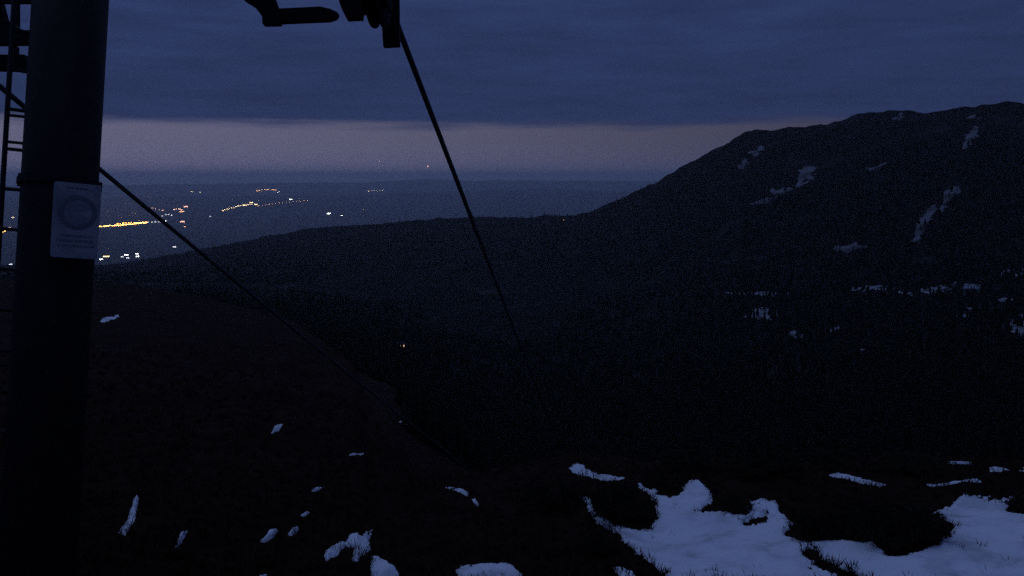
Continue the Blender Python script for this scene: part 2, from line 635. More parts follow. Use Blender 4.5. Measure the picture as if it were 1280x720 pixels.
def snow_patch(poly, step, thick, label, group=None, holes=(), rough=2.0, mat='snow', soft=6.0):
    poly = np.array(poly, float)
    SNOW_POLYS.append((poly, [np.array(h, float) for h in holes]))
    x0, y0 = poly.min(0) - 3 - rough
    x1, y1 = poly.max(0) + 3 + rough
    gx, gy = np.meshgrid(np.arange(x0, x1 + step, step), np.arange(y0, y1 + step * 0.6, step * 0.6))
    sd = signed_distance(gx, gy, poly)
    for h in holes:
        sd = np.minimum(sd, -signed_distance(gx, gy, h))
    sd = sd + rough * (fbm(gx / 9.0 + 31, gy / 5.0, 4, 77, 0.6) + 0.7 * fbm(gx / 3.0, gy / 1.8 + 7, 3, 91))
    az, r = ground_hit(gx.ravel(), gy.ravel())
    z = height(az, r)
    s = np.clip(sd.ravel() / soft, -1.0, 1)
    lift = thick * np.where(s > 0, 1 - (1 - s) ** 2, 1.6 * s)
    X, Y = r * np.sin(az), r * np.cos(az)
    if thick < 0.3:                          # wind ripples and melt hollows
        lift = lift + np.clip(s, 0, 1) * (0.05 * fbm(X / 1.1, Y / 1.1, 3, 101) + 0.014 * fbm(X / 0.16, Y / 0.16, 3, 111))
    Pt = np.stack((X, Y, z + lift), -1).reshape(gx.shape + (3,))
    rg = r.reshape(gx.shape)
    vis = sd > -soft * 0.45
    keep = vis[:-1, :-1] & vis[1:, :-1] & vis[:-1, 1:] & vis[1:, 1:]
    rq = np.stack((rg[:-1, :-1], rg[1:, :-1], rg[:-1, 1:], rg[1:, 1:]))
    keep &= rq.max(0) / rq.min(0) < 1.25
    if not keep.any():
        return None
    o = grid_mesh('snow_patch', Pt, keep, mat)
    # origin on the patch
    me = o.data
    co = np.empty(len(me.vertices) * 3, np.float32)
    me.vertices.foreach_get('co', co)
    co = co.reshape(-1, 3)
    c = co.mean(0)
    me.vertices.foreach_set('co', (co - c).ravel())
    o.location = c.tolist()
    me.update()
    return tag(o, label, 'snow patch', group)


main_snow = [(842, 735), (833, 720), (815, 706), (797, 690), (779, 675), (765, 664), (748, 655), (735, 645), (727, 635),
             (730, 632), (738, 635), (746, 644), (765, 653), (790, 657), (812, 654), (822, 645), (821, 632), (810, 620),
             (797, 609), (801, 606), (812, 615), (826, 621), (838, 624), (848, 622), (853, 612), (860, 606), (872, 605),
             (882, 612), (890, 622), (890, 631), (880, 637), (868, 641), (890, 644), (915, 645), (934, 647), (940, 645),
             (931, 637), (938, 633), (950, 631), (968, 631), (978, 639), (985, 646), (990, 656), (982, 667),
             (992, 671), (1015, 675), (1040, 676), (1065, 676), (1090, 678), (1098, 686), (1112, 694), (1130, 696),
             (1152, 692), (1172, 683), (1178, 673), (1190, 665), (1192, 658), (1182, 652), (1160, 651), (1155, 645),
             (1165, 639), (1180, 633), (1198, 625), (1215, 622), (1235, 628), (1250, 630), (1265, 626), (1285, 624),
             (1420, 618), (1420, 735)]
main_holes = [[(1004, 694), (1010, 686), (1022, 686), (1026, 694), (1045, 706), (1075, 714), (1095, 724), (1060, 724), (1030, 711)],
              [(929, 651), (940, 647), (962, 645), (958, 650), (935, 654)],
              [(1257, 637), (1264, 629), (1290, 624), (1330, 626), (1325, 640), (1280, 644), (1265, 643)]]
snow_patch(main_snow, 1.5, 0.05, 'largest snow field, wide and blue white, between dark dwarf pines', holes=main_holes, rough=3.6)
snow_patch([(405, 697), (410, 688), (424, 682), (433, 682), (436, 674), (446, 667), (452, 672), (458, 668), (465, 667),
            (462, 676), (463, 690), (454, 697), (447, 705), (440, 701), (442, 688), (432, 686), (420, 697), (407, 702)],
           0.8, 0.03, 'forked snow patch on the dark slope, shaped like a bent hand', rough=2.0, soft=4)
snow_patch([(463, 701), (472, 698), (481, 702), (492, 710), (504, 730), (466, 730)], 0.9, 0.03,
           'wedge shaped snow patch just below the forked patch', rough=1.8, soft=4)
snow_patch([(570, 716), (577, 711), (595, 713), (612, 711), (640, 710), (648, 716), (656, 730), (574, 730)], 0.9, 0.03,
           'flat topped snow patch between the wedge patch and the large snow field', rough=1.8, soft=4)
snow_patch([(149, 674), (154, 660), (164, 643), (172, 633), (175, 636), (169, 652), (163, 668), (157, 677)], 0.8, 0.03,
           'narrow upright snow streak on the dark slope beside the steel lift mast', rough=1.2, soft=3)
snow_patch([(763, 708), (775, 709), (790, 715), (806, 730), (785, 730)], 0.9, 0.03,
           'small snow patch in the dark heath along the lower edge of the large snow field', rough=1.5, soft=3)
snow_patch([(710, 584), (722, 580), (738, 584), (760, 586), (781, 593), (772, 597), (745, 591), (716, 588)], 0.9, 0.03,
           'long thin snow strip above the oval dwarf pine clump', rough=1.2, soft=3)
snow_patch([(722, 626), (732, 622), (746, 626), (734, 630)], 0.7, 0.025, 'tiny snow scrap beside the tip of the large snow field',
           rough=1.0, soft=2.5)
snow_patch([(1034, 597), (1048, 595), (1062, 599), (1108, 607), (1100, 610), (1060, 603)], 0.9, 0.03,
           'slanting snow sliver on the heath above the broad pine clump', rough=1.0, soft=3)
snow_patch([(1158, 609), (1190, 606), (1222, 603), (1226, 606), (1195, 609), (1165, 611)], 0.9, 0.025,
           'straight thin snow sliver on the heath above the round end of the snow field', rough=0.8, soft=3)
snow_patch([(1176, 575), (1190, 573), (1218, 577), (1214, 581), (1190, 578)], 0.8, 0.025,
           'short snow streak on the brow of the heath slope', 'snow streaks on the brow', rough=0.9, soft=3)
snow_patch([(1236, 583), (1248, 580), (1264, 586), (1250, 591), (1238, 589)], 0.8, 0.025,
           'short snow streak on the brow of the heath slope', 'snow streaks on the brow', rough=0.9, soft=3)
snow_patch([(1268, 584), (1285, 578), (1310, 582), (1290, 587)], 0.8, 0.025,
           'short snow streak on the brow of the heath slope', 'snow streaks on the brow', rough=0.9, soft=3)
snow_patch([(1110, 634), (1128, 630), (1142, 635), (1125, 637)], 0.7, 0.025,
           'thin snow sliver on top of the broad pine clump', rough=0.8, soft=2.5)
for pl_, lb_ in zip(([(218, 684), (226, 672), (236, 668), (230, 676), (224, 685)],
            [(326, 680), (338, 669), (349, 667), (342, 675), (330, 681)],
            [(359, 673), (366, 666), (375, 664), (374, 669), (365, 675)],
            [(318, 718), (326, 713), (334, 713), (328, 719)],
            [(552, 607), (562, 605), (571, 606), (562, 609)],
            [(565, 613), (577, 612), (586, 617), (584, 620), (572, 617)],
            [(590, 625), (594, 624), (599, 634), (596, 637)],
            [(388, 618), (392, 615), (405, 615), (396, 619)],
            [(433, 569), (440, 565), (456, 564), (442, 569)],
            [(338, 541), (346, 534), (354, 532), (350, 539)],
            [(376, 644), (384, 640), (388, 643), (380, 646)],
            [(497, 527), (504, 526), (514, 528), (505, 530)],
            [(125, 402), (133, 396), (147, 393), (149, 395), (138, 400), (128, 404)]), ['faint curved snow scrap next to the upright streak', 'slanting snow scrap, paler of a pair', 'small bright snow scrap, second of a slanting pair', 'snow scrap at the lower rim of the dark slope', 'thin snow scrap above the bright fleck by the dark brow', 'bright snow fleck by the dark brow left of the oval dwarf pine', 'hooked snow scrap just below the bright fleck', 'thin snow scrap with a bright tip in the dark heath', 'snow scrap midway up the dark heath', 'uppermost snow scrap in the middle of the dark heath', 'tiny snow scrap over the slanting pair', 'thin level snow scrap on the heath brow', 'flat snow scrap right beside the mast, high on the spur']):
    snow_patch(pl_, 0.6, 0.25 if pl_[0] == (497, 527) else 0.03, lb_,
               'snow scraps on the heath slope', rough=0.9, soft=2.2)
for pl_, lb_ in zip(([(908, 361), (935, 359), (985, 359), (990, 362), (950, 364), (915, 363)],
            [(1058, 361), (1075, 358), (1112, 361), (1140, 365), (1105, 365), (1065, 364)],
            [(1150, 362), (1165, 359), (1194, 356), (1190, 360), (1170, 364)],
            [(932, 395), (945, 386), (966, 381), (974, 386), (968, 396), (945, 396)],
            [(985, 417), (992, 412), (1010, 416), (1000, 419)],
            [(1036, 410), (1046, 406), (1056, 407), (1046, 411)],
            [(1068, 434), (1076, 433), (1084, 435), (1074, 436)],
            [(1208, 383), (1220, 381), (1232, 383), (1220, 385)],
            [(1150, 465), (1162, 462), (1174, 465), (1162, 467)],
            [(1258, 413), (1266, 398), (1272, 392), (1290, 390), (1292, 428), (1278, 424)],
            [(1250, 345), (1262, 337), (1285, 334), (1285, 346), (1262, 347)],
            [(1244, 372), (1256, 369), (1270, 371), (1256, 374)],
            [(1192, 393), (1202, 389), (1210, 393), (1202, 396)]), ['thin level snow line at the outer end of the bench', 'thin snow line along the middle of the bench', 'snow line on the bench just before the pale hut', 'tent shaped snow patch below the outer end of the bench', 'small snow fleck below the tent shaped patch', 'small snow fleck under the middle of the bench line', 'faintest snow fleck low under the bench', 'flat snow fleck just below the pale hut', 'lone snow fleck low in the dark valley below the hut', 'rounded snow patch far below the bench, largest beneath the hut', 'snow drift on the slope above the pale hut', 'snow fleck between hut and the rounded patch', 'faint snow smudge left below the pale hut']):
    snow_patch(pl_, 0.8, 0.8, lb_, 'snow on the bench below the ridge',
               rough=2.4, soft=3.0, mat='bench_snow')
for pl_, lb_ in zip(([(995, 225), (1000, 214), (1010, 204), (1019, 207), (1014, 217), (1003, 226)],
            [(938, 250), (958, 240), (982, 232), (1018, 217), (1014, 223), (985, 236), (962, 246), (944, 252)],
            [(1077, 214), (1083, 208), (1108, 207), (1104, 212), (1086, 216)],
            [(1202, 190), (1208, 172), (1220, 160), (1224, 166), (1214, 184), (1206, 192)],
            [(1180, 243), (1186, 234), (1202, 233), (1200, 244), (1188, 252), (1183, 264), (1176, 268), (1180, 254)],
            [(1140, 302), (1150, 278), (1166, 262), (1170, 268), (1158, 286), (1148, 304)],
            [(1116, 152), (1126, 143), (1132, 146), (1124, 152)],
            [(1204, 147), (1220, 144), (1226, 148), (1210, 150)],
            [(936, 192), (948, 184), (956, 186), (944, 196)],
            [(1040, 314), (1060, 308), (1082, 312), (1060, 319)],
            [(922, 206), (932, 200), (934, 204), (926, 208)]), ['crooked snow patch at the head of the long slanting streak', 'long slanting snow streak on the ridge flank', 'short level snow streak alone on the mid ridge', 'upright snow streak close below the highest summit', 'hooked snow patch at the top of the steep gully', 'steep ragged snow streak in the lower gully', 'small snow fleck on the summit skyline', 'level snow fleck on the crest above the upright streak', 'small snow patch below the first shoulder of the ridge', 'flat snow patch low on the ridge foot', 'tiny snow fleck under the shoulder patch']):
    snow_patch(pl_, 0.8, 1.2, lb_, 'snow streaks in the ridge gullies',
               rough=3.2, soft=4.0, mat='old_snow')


def in_snow(x, y, margin=0.0):
    s = np.full(np.shape(x), -1e9)
    for poly, holes in SNOW_POLYS:
        if poly[:, 1].min() < 500:
            continue
        d = signed_distance(x, y, poly)
        for h in holes:
            d = np.minimum(d, -signed_distance(x, y, h))
        s = np.maximum(s, d)
    return s > margin


# ------------------------------------------------------------------ chairlift mast and ropes
D_ROPE = (0.130 * R_AX + 0.386 * D_AX + F_AX).normalized()
S_AX = Vector((D_ROPE.y, -D_ROPE.x, 0)).normalized()
N_AX = S_AX.cross(D_ROPE).normalized()
Q_R = pt(500, 40, 7.6)                       # rope where it leaves the last sheave
GAUGE = 4.45
Q_L = Q_R - S_AX * GAUGE


def _rope_y(q, x):
    """picture row where the straight rope through q crosses column x"""
    f0, f1 = 0.0, 60.0
    for _ in range(50):
        m_ = 0.5 * (f0 + f1)
        p_ = q + D_ROPE * (m_ - 3.0)
        if project(p_.x, p_.y, p_.z)[0] < x:
            f0 = m_
        else:
            f1 = m_
    return project(p_.x, p_.y, p_.z)[1]


for _ in range(20):                          # the ladder-side rope hangs a little lower
    Q_L = Q_L - N_AX * (212 - _rope_y(Q_L, 125)) * 0.006

LEAN = math.radians(11.1)
U = (Vector((D_ROPE.x, D_ROPE.y, 0)).normalized() * math.sin(LEAN) + Vector((0, 0, 1)) * math.cos(LEAN)).normalized()
P0 = pt(75.5, 230, 6.2)                      # axis of the mast at the height of the flange
CR = 0.264
# foot on the ground
s_ = 0.0
for _ in range(60):
    q = P0 - U * s_
    s_ += (q.z - ground_z(q.x, q.y)) * 0.8
FOOT = P0 - U * s_
top_s = 3.05
mast = tag(empty('lift_mast', FOOT), 'leaning dark steel tube mast of the chairlift with ladder and sign plate', 'lift mast')
Shape().tube([FOOT - U * 0.5 + U * 0.0, P0 + U * top_s], CR, 48).build('column', 'steel', mast, True)
Shape().lathe(P0, U, [(-0.025, CR + 0.002), (-0.025, CR + 0.026), (0.02, CR + 0.026), (0.02, CR + 0.002)], 48).build(
    'flange', 'galvanised', mast)
for k in range(16):
    a = 2 * math.pi * k / 16
    rx, ry, _z = frame(U)
    c = P0 + (math.cos(a) * rx + math.sin(a) * ry) * (CR + 0.012)
    Shape().lathe(c, U, [(-0.042, 0.010), (-0.042, 0.012), (0.036, 0.012), (0.040, 0.010)], 6).build('bolt', 'galvanised', mast)
Shape().lathe(FOOT, U, [(-0.6, 0.62), (0.06, 0.60), (0.10, 0.56)], 32).build('footing', 'concrete', mast)
# ladder on the left side
fx = (R_AX - U * R_AX.dot(U)).normalized()
fy = U.cross(fx)                              # away from the camera
if fy.y < 0:
    fy = -fy
ray = (P0 - CAM).normalized()
e1 = ray.cross(U).normalized()                # to the right as seen from the camera
e2 = (U - ray * U.dot(ray)).normalized()
back = U.cross(e1).normalized()
if back.dot(ray) < 0:
    back = -back
lad_c = P0 - e1 * 0.19 + back * 0.30
lad = Shape()
for sx in (-0.20, 0.20):
    a = lad_c + e1 * sx
    lad.tube([a - U * (s_ - 0.4), a + U * 2.7], 0.019, 10)
ladder = lad.build('ladder', 'galvanised', mast, True)
rung_mesh = None
n0 = int(math.floor((-(s_ - 0.7) + 0.02) / 0.315)) + 1
for i in range(n0, 9):
    c = lad_c + U * (-0.035 + 0.315 * i)
    if rung_mesh is None:
        o = Shape().tube([-e1 * 0.2, e1 * 0.2], 0.0145, 8)
        ob = mesh_obj('rung', o.v, o.f, 'galvanised', ladder, True)
        rung_mesh = ob.data
    else:
        ob = put(bpy.data.objects.new('rung', rung_mesh), ladder)
    ob.location = c - FOOT
# stand-off brackets that hold the ladder to the mast
for h, sl in ((0.545, 0.02), (0.335, 0.02), (-1.4, 0.0), (-3.0, 0.0)):
    c = lad_c + U * h
    Shape().tube([c - e1 * 0.2, c - e1 * 0.05 - back * 0.12 - U * sl], 0.012, 8).build('bracket', 'galvanised', mast, True)
    Shape().tube([c + e1 * 0.2, c + e1 * 0.17 - back * 0.08 - U * sl], 0.012, 8).build('bracket', 'galvanised', mast, True)
# crossarm on top of the mast, above the frame
arm_c = P0 + U * top_s
Shape().box(arm_c + U * 0.10, S_AX, D_ROPE.cross(S_AX) * 0 + (U.cross(S_AX)).normalized(), U, 2.6, 0.16, 0.16, 0.03).build(
    'crossarm', 'steel', mast)

# flat sign plate strapped to the front of the mast
SC = V_C = pt(95.0, 276, 5.84)


def on_sign(u, v, lift):
    """metres right and up from the plate's middle"""
    return SC + e1 * u + e2 * v - ray * lift


SW, SH = 0.152, 0.272
plate = Shape()
ol = []
for cx, cy, a0 in ((SW - .02, SH - .02, 0), (-SW + .02, SH - .02, 90), (-SW + .02, -SH + .02, 180), (SW - .02, -SH + .02, 270)):
    for k in range(4):
        a = math.radians(a0 + 30 * k)
        ol.append(on_sign(cx + .02 * math.cos(a), cy + .02 * math.sin(a), 0))
plate.prism(ol, -ray * 0.006)
sign = plate.build('sign_plate', 'plate', mast)
sign['label'] = 'pale notice plate with a round emblem and lines of print'
for v in (0.16, -0.16):
    Shape().box(on_sign(-0.03, v, -0.05), e1, e2, ray, 0.06, 0.02, 0.045, 0.005).build('sign_bracket', 'galvanised', mast)
EM_U, EM_V = 0.008, 0.060


def arc_band(r_in, r_out, t0, t1, n=40):
    vs, fs = [], []
    for j in range(n + 1):
        t = t0 + (t1 - t0) * j / n
        for r_ in (r_in, r_out):
            vs.append(on_sign(EM_U + r_ * math.cos(t), EM_V + r_ * math.sin(t), 0.0075))
    for j in range(n):
        fs.append([2 * j, 2 * j + 1, 2 * j + 3, 2 * j + 2])
    return vs, fs


Shape().add(*arc_band(0.092, 0.126, 0, 2 * math.pi)).build('emblem_ring', 'print', sign)
Shape().add(*arc_band(0.0, 0.086, 0.35, 2.3, 16)).build('emblem_field', 'print_soft', sign)
Shape().add(*arc_band(0.012, 0.086, 3.5, 5.9, 16)).build('emblem_field', 'print_soft', sign)


def sign_bar(u0, u1, v, h):
    return [on_sign(u0, v - h, 0.0075), on_sign(u1, v - h, 0.0075), on_sign(u1, v + h, 0.0075), on_sign(u0, v + h, 0.0075)], [[0, 1, 2, 3]]


for v, u0, u1, h in ((-0.110, -0.10, 0.12, 0.009), (-0.145, -0.12, 0.12, 0.011), (-0.182, -0.11, 0.13, 0.009), (0.235, -0.07, 0.07, 0.007)):
    ln = Shape()
    a = u0
    while a < u1:
        w = random.uniform(0.010, 0.035)
        ln.add(*sign_bar(a, min(a + w, u1), v, h))
        a += w + 0.006
    ln.build('print_line', 'print', sign)

# sheave trains at both ends of the crossarm
WHEEL_R = 0.20


def sheave_train(Q, label, inward):
    base = Q - D_ROPE * 1.5 - N_AX * 0.62
    t = tag(empty('sheave_assembly', base), label, 'sheave assembly', 'sheave assemblies on the crossarm')
    wm = None
    for i in range(6):
        c = Q - D_ROPE * (0.5 * i + 0.66) - N_AX * (WHEEL_R + 0.005)
        w = Shape().lathe(c, S_AX, [(-0.055, 0.10), (-0.055, WHEEL_R + 0.02), (-0.035, WHEEL_R + 0.02), (-0.02, WHEEL_R - 0.02),
                                    (0.02, WHEEL_R - 0.02), (0.035, WHEEL_R + 0.02), (0.055, WHEEL_R + 0.02), (0.055, 0.10)], 28)
        wo_ = w.build('sheave', 'rubber', t, True)
        Shape().lathe(c, S_AX, [(-0.085, 0.035), (-0.08, 0.05), (0.08, 0.05), (0.085, 0.035)], 14).build('hub', 'galvanised', wo_)
    # equaliser beams beside the wheels
    for side in (-1, 1):
        for i in (0, 2, 4):
            c = Q - D_ROPE * (0.5 * i + 0.91) - N_AX * (WHEEL_R + 0.04) + S_AX * (0.105 * side)
            Shape().box(c, D_ROPE, S_AX, N_AX, 0.30, 0.012, 0.055, 0.01).build('equaliser_beam', 'steel', t)
        c = Q - D_ROPE * 1.95 - N_AX * (WHEEL_R + 0.16) + S_AX * (0.13 * side)
        Shape().box(c, D_ROPE, S_AX, N_AX, 0.85, 0.014, 0.06, 0.01).build('main_beam', 'steel', t)
    # saddle on the crossarm
    Shape().box(base + N_AX * 0.12, S_AX, D_ROPE, N_AX, 0.17, 0.14, 0.22, 0.02).build('saddle', 'steel', t)
    return t


trR = sheave_train(Q_R, 'row of dark rope sheaves above the tall cable, hanging catwalk beside it', 1)
# hanging catwalk and rope catcher beside the right train (their lower ends reach into view)
V = pt


def slab(poly, depth, thick, name, parent, mat='steel'):
    pts = [V(x, y, depth) for x, y in poly]
    return Shape().prism(pts, F_AX * thick).build(name, mat, parent)


slab([(338, 11), (400, 8), (413, 11), (422, 15.5), (419, 21), (410, 24), (338, 27)], 7.0, 0.09, 'catwalk_plank', trR)
slab([(327, 12), (350, 11.5), (349, 29), (328, 29.5)], 6.97, 0.09, 'plank_bracket', trR)
slab([(286, -60), (322, -60), (352, 22), (331, 25), (318, 8), (305, 0)], 7.02, 0.06, 'hanger_arm', trR)
slab([(421, -40), (470, -40), (470, 14), (453, 15), (452, 22), (433, 23), (428, 13), (424, 3)], 7.1, 0.09, 'rope_catcher', trR)
slab([(470, -50), (498, -50), (499, 40), (499.5, 57), (479, 58), (477, 28), (470, 14)], 7.25, 0.06, 'side_plate', trR)
Shape().tube([V(303, -60, 7.07), V(440, -62, 7.07)], 0.045, 10).build('catwalk_rail', 'galvanised', trR, True)

trL = sheave_train(Q_L, 'row of dark rope sheaves at the ladder side end of the crossarm', -1)
slab([(-120, 24), (0, 20), (12, 27), (21, 34), (36, 40), (34, 54), (-120, 56)], 6.75, 0.08, 'catwalk_plank', trL)
slab([(-120, 69), (30, 68), (34, 87), (12, 87), (-120, 84)], 6.85, 0.08, 'catwalk_plank', trL)
slab([(13, 58), (19, 57), (19, 72), (13, 72)], 6.9, 0.06, 'catwalk_post', trL)
slab([(14, -60), (20, -60), (20, 32), (14, 30)], 6.9, 0.06, 'catwalk_post', trL)
slab([(-14, -20), (-6, -22), (8, 30), (-1, 30)], 6.92, 0.06, 'catwalk_brace', trL)
slab([(-120, -8), (45, -8), (45, 2.5), (-120, 2)], 6.8, 0.06, 'catwalk_rail', trL)
slab([(18, 37.5), (42, 37.5), (42, 40.5), (18, 40.5)], 6.8, 0.05, 'catwalk_brace', trL)


def rope(Q, label):
    end_r = 420.0
    dh = Vector((D_ROPE.x, D_ROPE.y, 0)).normalized()
    sl = D_ROPE.z / math.hypot(D_ROPE.x, D_ROPE.y)
    e = Q + dh * end_r
    ez = ground_z(e.x, e.y) + 9.0
    c = (ez - Q.z - sl * end_r) / end_r ** 2
    pts = [Q - D_ROPE * 40, Q - D_ROPE * 3]
    for t in np.concatenate(([0], np.geomspace(1.5, end_r, 60))):
        pts.append(Q + dh * float(t) + Vector((0, 0, sl * t + c * t * t)))
    o = Shape().tube(pts, 0.030, 10).build('haul_rope', 'rope', None, True)
    return tag(o, label, 'rope', 'haul ropes')


rope(Q_R, 'thick steel rope running steeply down from the overhead sheaves')
rope(Q_L, 'thick steel rope passing behind the ladder and lift mast towards the valley lights')

# ------------------------------------------------------------------ dwarf pines and heath
def pine_meshes(seed, n_branch=46, w=1.0, h=0.62):
    rnd = random.Random(seed)
    stems, fol = Shape(), Shape()
    for b in range(n_branch):
        a = rnd.uniform(0, 2 * math.pi)
        reach = (rnd.random() ** 0.6) * w
        p1 = Vector((math.cos(a) * reach * 0.45, math.sin(a) * reach * 0.45, h * 0.16))
        p2 = Vector((math.cos(a) * reach * 0.85, math.sin(a) * reach * 0.85, h * 0.40))
        top = h * (1 - 0.55 * (reach / w) ** 2) * rnd.uniform(0.75, 1.1)
        p3 = Vector((math.cos(a) * reach, math.sin(a) * reach, top))
        stems.tube([Vector((0, 0, -0.1)), p1, p2, p3], [0.03, 0.024, 0.017, 0.007], 5)
        for k_ in range(20):
            t = rnd.uniform(0.1, 1.0)
            q = p1.lerp(p2, t) if rnd.random() < 0.25 else p2.lerp(p3, t)
            q = q + Vector((rnd.gauss(0, .06), rnd.gauss(0, .06), rnd.gauss(0, .04)))
            for e in range(6):
                d = Vector((rnd.gauss(0, 1) + math.cos(a) * .5, rnd.gauss(0, 1) + math.sin(a) * .5,
                            rnd.gauss(0.7, 0.7))).normalized()
                s = Vector((rnd.gauss(0, 1), rnd.gauss(0, 1), rnd.gauss(0, 1))).cross(d).normalized()
                L_ = rnd.uniform(0.07, 0.15)
                fol.add([q - s * 0.012, q + s * 0.012, q + d * L_], [[0, 1, 2]])
    return stems, fol


PINES = []
for sd in (1, 2, 3):
    st, fo = pine_meshes(sd)
    ms_ = bpy.data.meshes.new('stems')
    ms_.from_pydata([tuple(v) for v in st.v], [], st.f)
    ms_.materials.append(M['bark'])
    mf = bpy.data.meshes.new('foliage')
    mf.from_pydata([tuple(v) for v in fo.v], [], fo.f)
    mf.materials.append(M['needle'])
    PINES.append((ms_, mf))


def dwarf_pine(x, y, width_px, height_px, label, group=None, kind=0):
    g = on_ground(x, y)
    dist = g.length
    e = empty('dwarf_pine', g)
    e.scale = (width_px / F_PX * dist / 2.1, width_px / F_PX * dist / 2.1 * 0.8, height_px / F_PX * dist / 0.62)
    e.rotation_euler.z = random.uniform(0, 6.28)
    ms_, mf = PINES[kind % 3]
    put(bpy.data.objects.new('stems', ms_), e)
    put(bpy.data.objects.new('foliage', mf), e)
    return tag(e, label, 'dwarf pine', group)


dwarf_pine(772, 650, 92, 42, 'oval dwarf pine in the notch at the tip of the large snow field', kind=0)
dwarf_pine(915, 640, 60, 16, 'low dwarf pine behind the knob of the large snow field', kind=1)
CL = 'dwarf pine in the broad clump jutting into the large snow field'
for i, (x, y, w, h) in enumerate(((1015, 670, 75, 30), (1060, 672, 85, 34), (1108, 684, 90, 42), (1152, 678, 75, 32),
                                  (1130, 660, 90, 28), (1080, 652, 90, 26))):
    dwarf_pine(x, y, w, h, CL, 'broad dwarf pine clump', i)
dwarf_pine(1300, 640, 80, 16, 'small dwarf pine standing alone inside the snow field edge', kind=2)
for x, y, w, h, lb in ((695, 640, 110, 26, 'low dwarf pine on the dark bank left of the snow field tip'),
                       (745, 692, 70, 22, 'small dwarf pine on the dark bank along the snow field edge'),
                       (860, 590, 110, 20, 'dwarf pine on the brow behind the knob of the snow field'),
                       (960, 596, 110, 22, 'dwarf pine on the brow, between the knob and the slanting snow sliver'),
                       (1060, 588, 100, 16, 'dwarf pine on the brow just behind the slanting snow sliver'),
                       (1150, 592, 100, 16, 'dwarf pine on the brow behind the straight thin snow sliver'),
                       (830, 612, 60, 14, 'little dwarf pine between oval pine and snow knob')):
    dwarf_pine(x, y, w, h, lb, 'dwarf pines on the heath slope', int(x))

# heath: dry tussocks, nobody could count them
xs = rng.uniform(-60, 1340, 20000)
ys = rng.uniform(430, 800, 20000) ** 1.0
ok = ~in_snow(xs, ys, 3.5) | (rng.random(20000) < 0.012)
xs, ys = xs[ok], ys[ok]
az_, r_ = ground_hit(xs, ys)
sel = r_ < 70
az_, r_ = az_[sel], r_[sel]
zz = height(az_, r_)
tv, tf = [], []
for a, r0, z0 in zip(az_, r_, zz):
    X, Y = r0 * math.sin(a), r0 * math.cos(a)
    s = random.uniform(0.4, 0.85) * (1 + r0 / 60)
    for e in range(7):
        d = random.uniform(0, 6.283)
        l = random.uniform(0.07, 0.17) * s
        o = random.uniform(0.02, 0.09) * s
        bx_, by_ = X + math.cos(d) * o * .4, Y + math.sin(d) * o * .4
        px_, py_ = -math.sin(d) * 0.012 * s, math.cos(d) * 0.012 * s
        b = len(tv)
        tv += [(bx_ - px_, by_ - py_, z0 - .02), (bx_ + px_, by_ + py_, z0 - .02),
               (X + math.cos(d) * (o + l * .6), Y + math.sin(d) * (o + l * .6), z0 + l)]
        tf.append((b, b + 1, b + 2))
tag(mesh_obj('heath_grass', tv, tf, 'grass'), 'dry dark heath grass covering the near slope', 'grass', kind='stuff')

# far forest on the foothills and the lower ridge: one mass
nT = 40000
ax_ = rng.uniform(math.radians(-36), math.radians(36), nT)
rx_ = np.exp(rng.uniform(math.log(170), math.log(4300), nT))
bz = base_height(ax_, rx_)
X, Y = rx_ * np.sin(ax_), rx_ * np.cos(ax_)
dens = fbm(X / 300, Y / 300, 3, 55)
keepT = (dens > -0.22 - 0.5 * (rx_ < 700) + 0.5 * np.clip((bz + 40) / 120, 0, 1)) & (bz < 60)
c6r = np.exp(np.interp(ax_, C6[0], C6[1]))
keepT &= rx_ < c6r * 1.1
aj_ = ax_ + math.radians(7) * fbm(X / 90, Y / 90, 4, 71)         # uneven forest edge
keepT &= (rx_ > 380 + 120 * fbm(X / 70, Y / 70, 3, 73)) | ((aj_ > math.radians(-8)) & (rx_ > 175))
ax_, rx_ = ax_[keepT], rx_[keepT]
zt = height(ax_, rx_)
X, Y = X[keepT], Y[keepT]
nT = len(X)
ht = rng.uniform(6, 13, nT)
wd = ht * rng.uniform(0.16, 0.24, nT)
rings = []
for frac, rf in ((0.08, 1.0), (0.45, 0.62), (0.42, 0.80)):
    pass
sides = 5
vt = []
rot = rng.uniform(0, 6.28, nT)
for k in range(sides):
    t = rot + 2 * math.pi * k / sides
    wob = wd * (0.8 + 0.4 * rng.random(nT))
    vt.append(np.stack((X + np.cos(t) * wob, Y + np.sin(t) * wob, zt - 1.0), -1))
vt.append(np.stack((X, Y, zt + ht), -1))
VT = np.stack(vt, 1)                        # nT, 6, 3
b0 = np.arange(nT) * (sides + 1)
FT = np.concatenate([np.stack((b0 + k, b0 + (k + 1) % sides, b0 + sides), -1) for k in range(sides)])
me = bpy.data.meshes.new('spruce_forest')
me.vertices.add(nT * (sides + 1))
me.vertices.foreach_set('co', VT.astype(np.float32).ravel())
me.loops.add(FT.size)
me.loops.foreach_set('vertex_index', FT.astype(np.int32).ravel())
me.polygons.add(len(FT))
me.polygons.foreach_set('loop_start', np.arange(0, FT.size, 3, dtype=np.int32))
me.polygons.foreach_set('loop_total', np.full(len(FT), 3, dtype=np.int32))
me.materials.append(M['spruce'])
me.update(calc_edges=True)
tag(put(bpy.data.objects.new('spruce_forest', me)), 'dark spruce forest over the foothills and lower ridge', 'forest',
    kind='stuff')

# ------------------------------------------------------------------ lights of the valley
def lamp_meshes(h=9.0):
    pole = Shape().tube([Vector((0, 0, -1)), Vector((0, 0, h * .96)), Vector((0, 0.9, h))], [0.35, 0.22, 0.15], 6)
    head = Shape().lathe(Vector((0, 1.2, h)), Vector((0, 0, 1)), [(-0.5, 0.5), (-0.3, 1.0), (0.25, 1.0), (0.5, 0.4)], 10)
    return pole, head


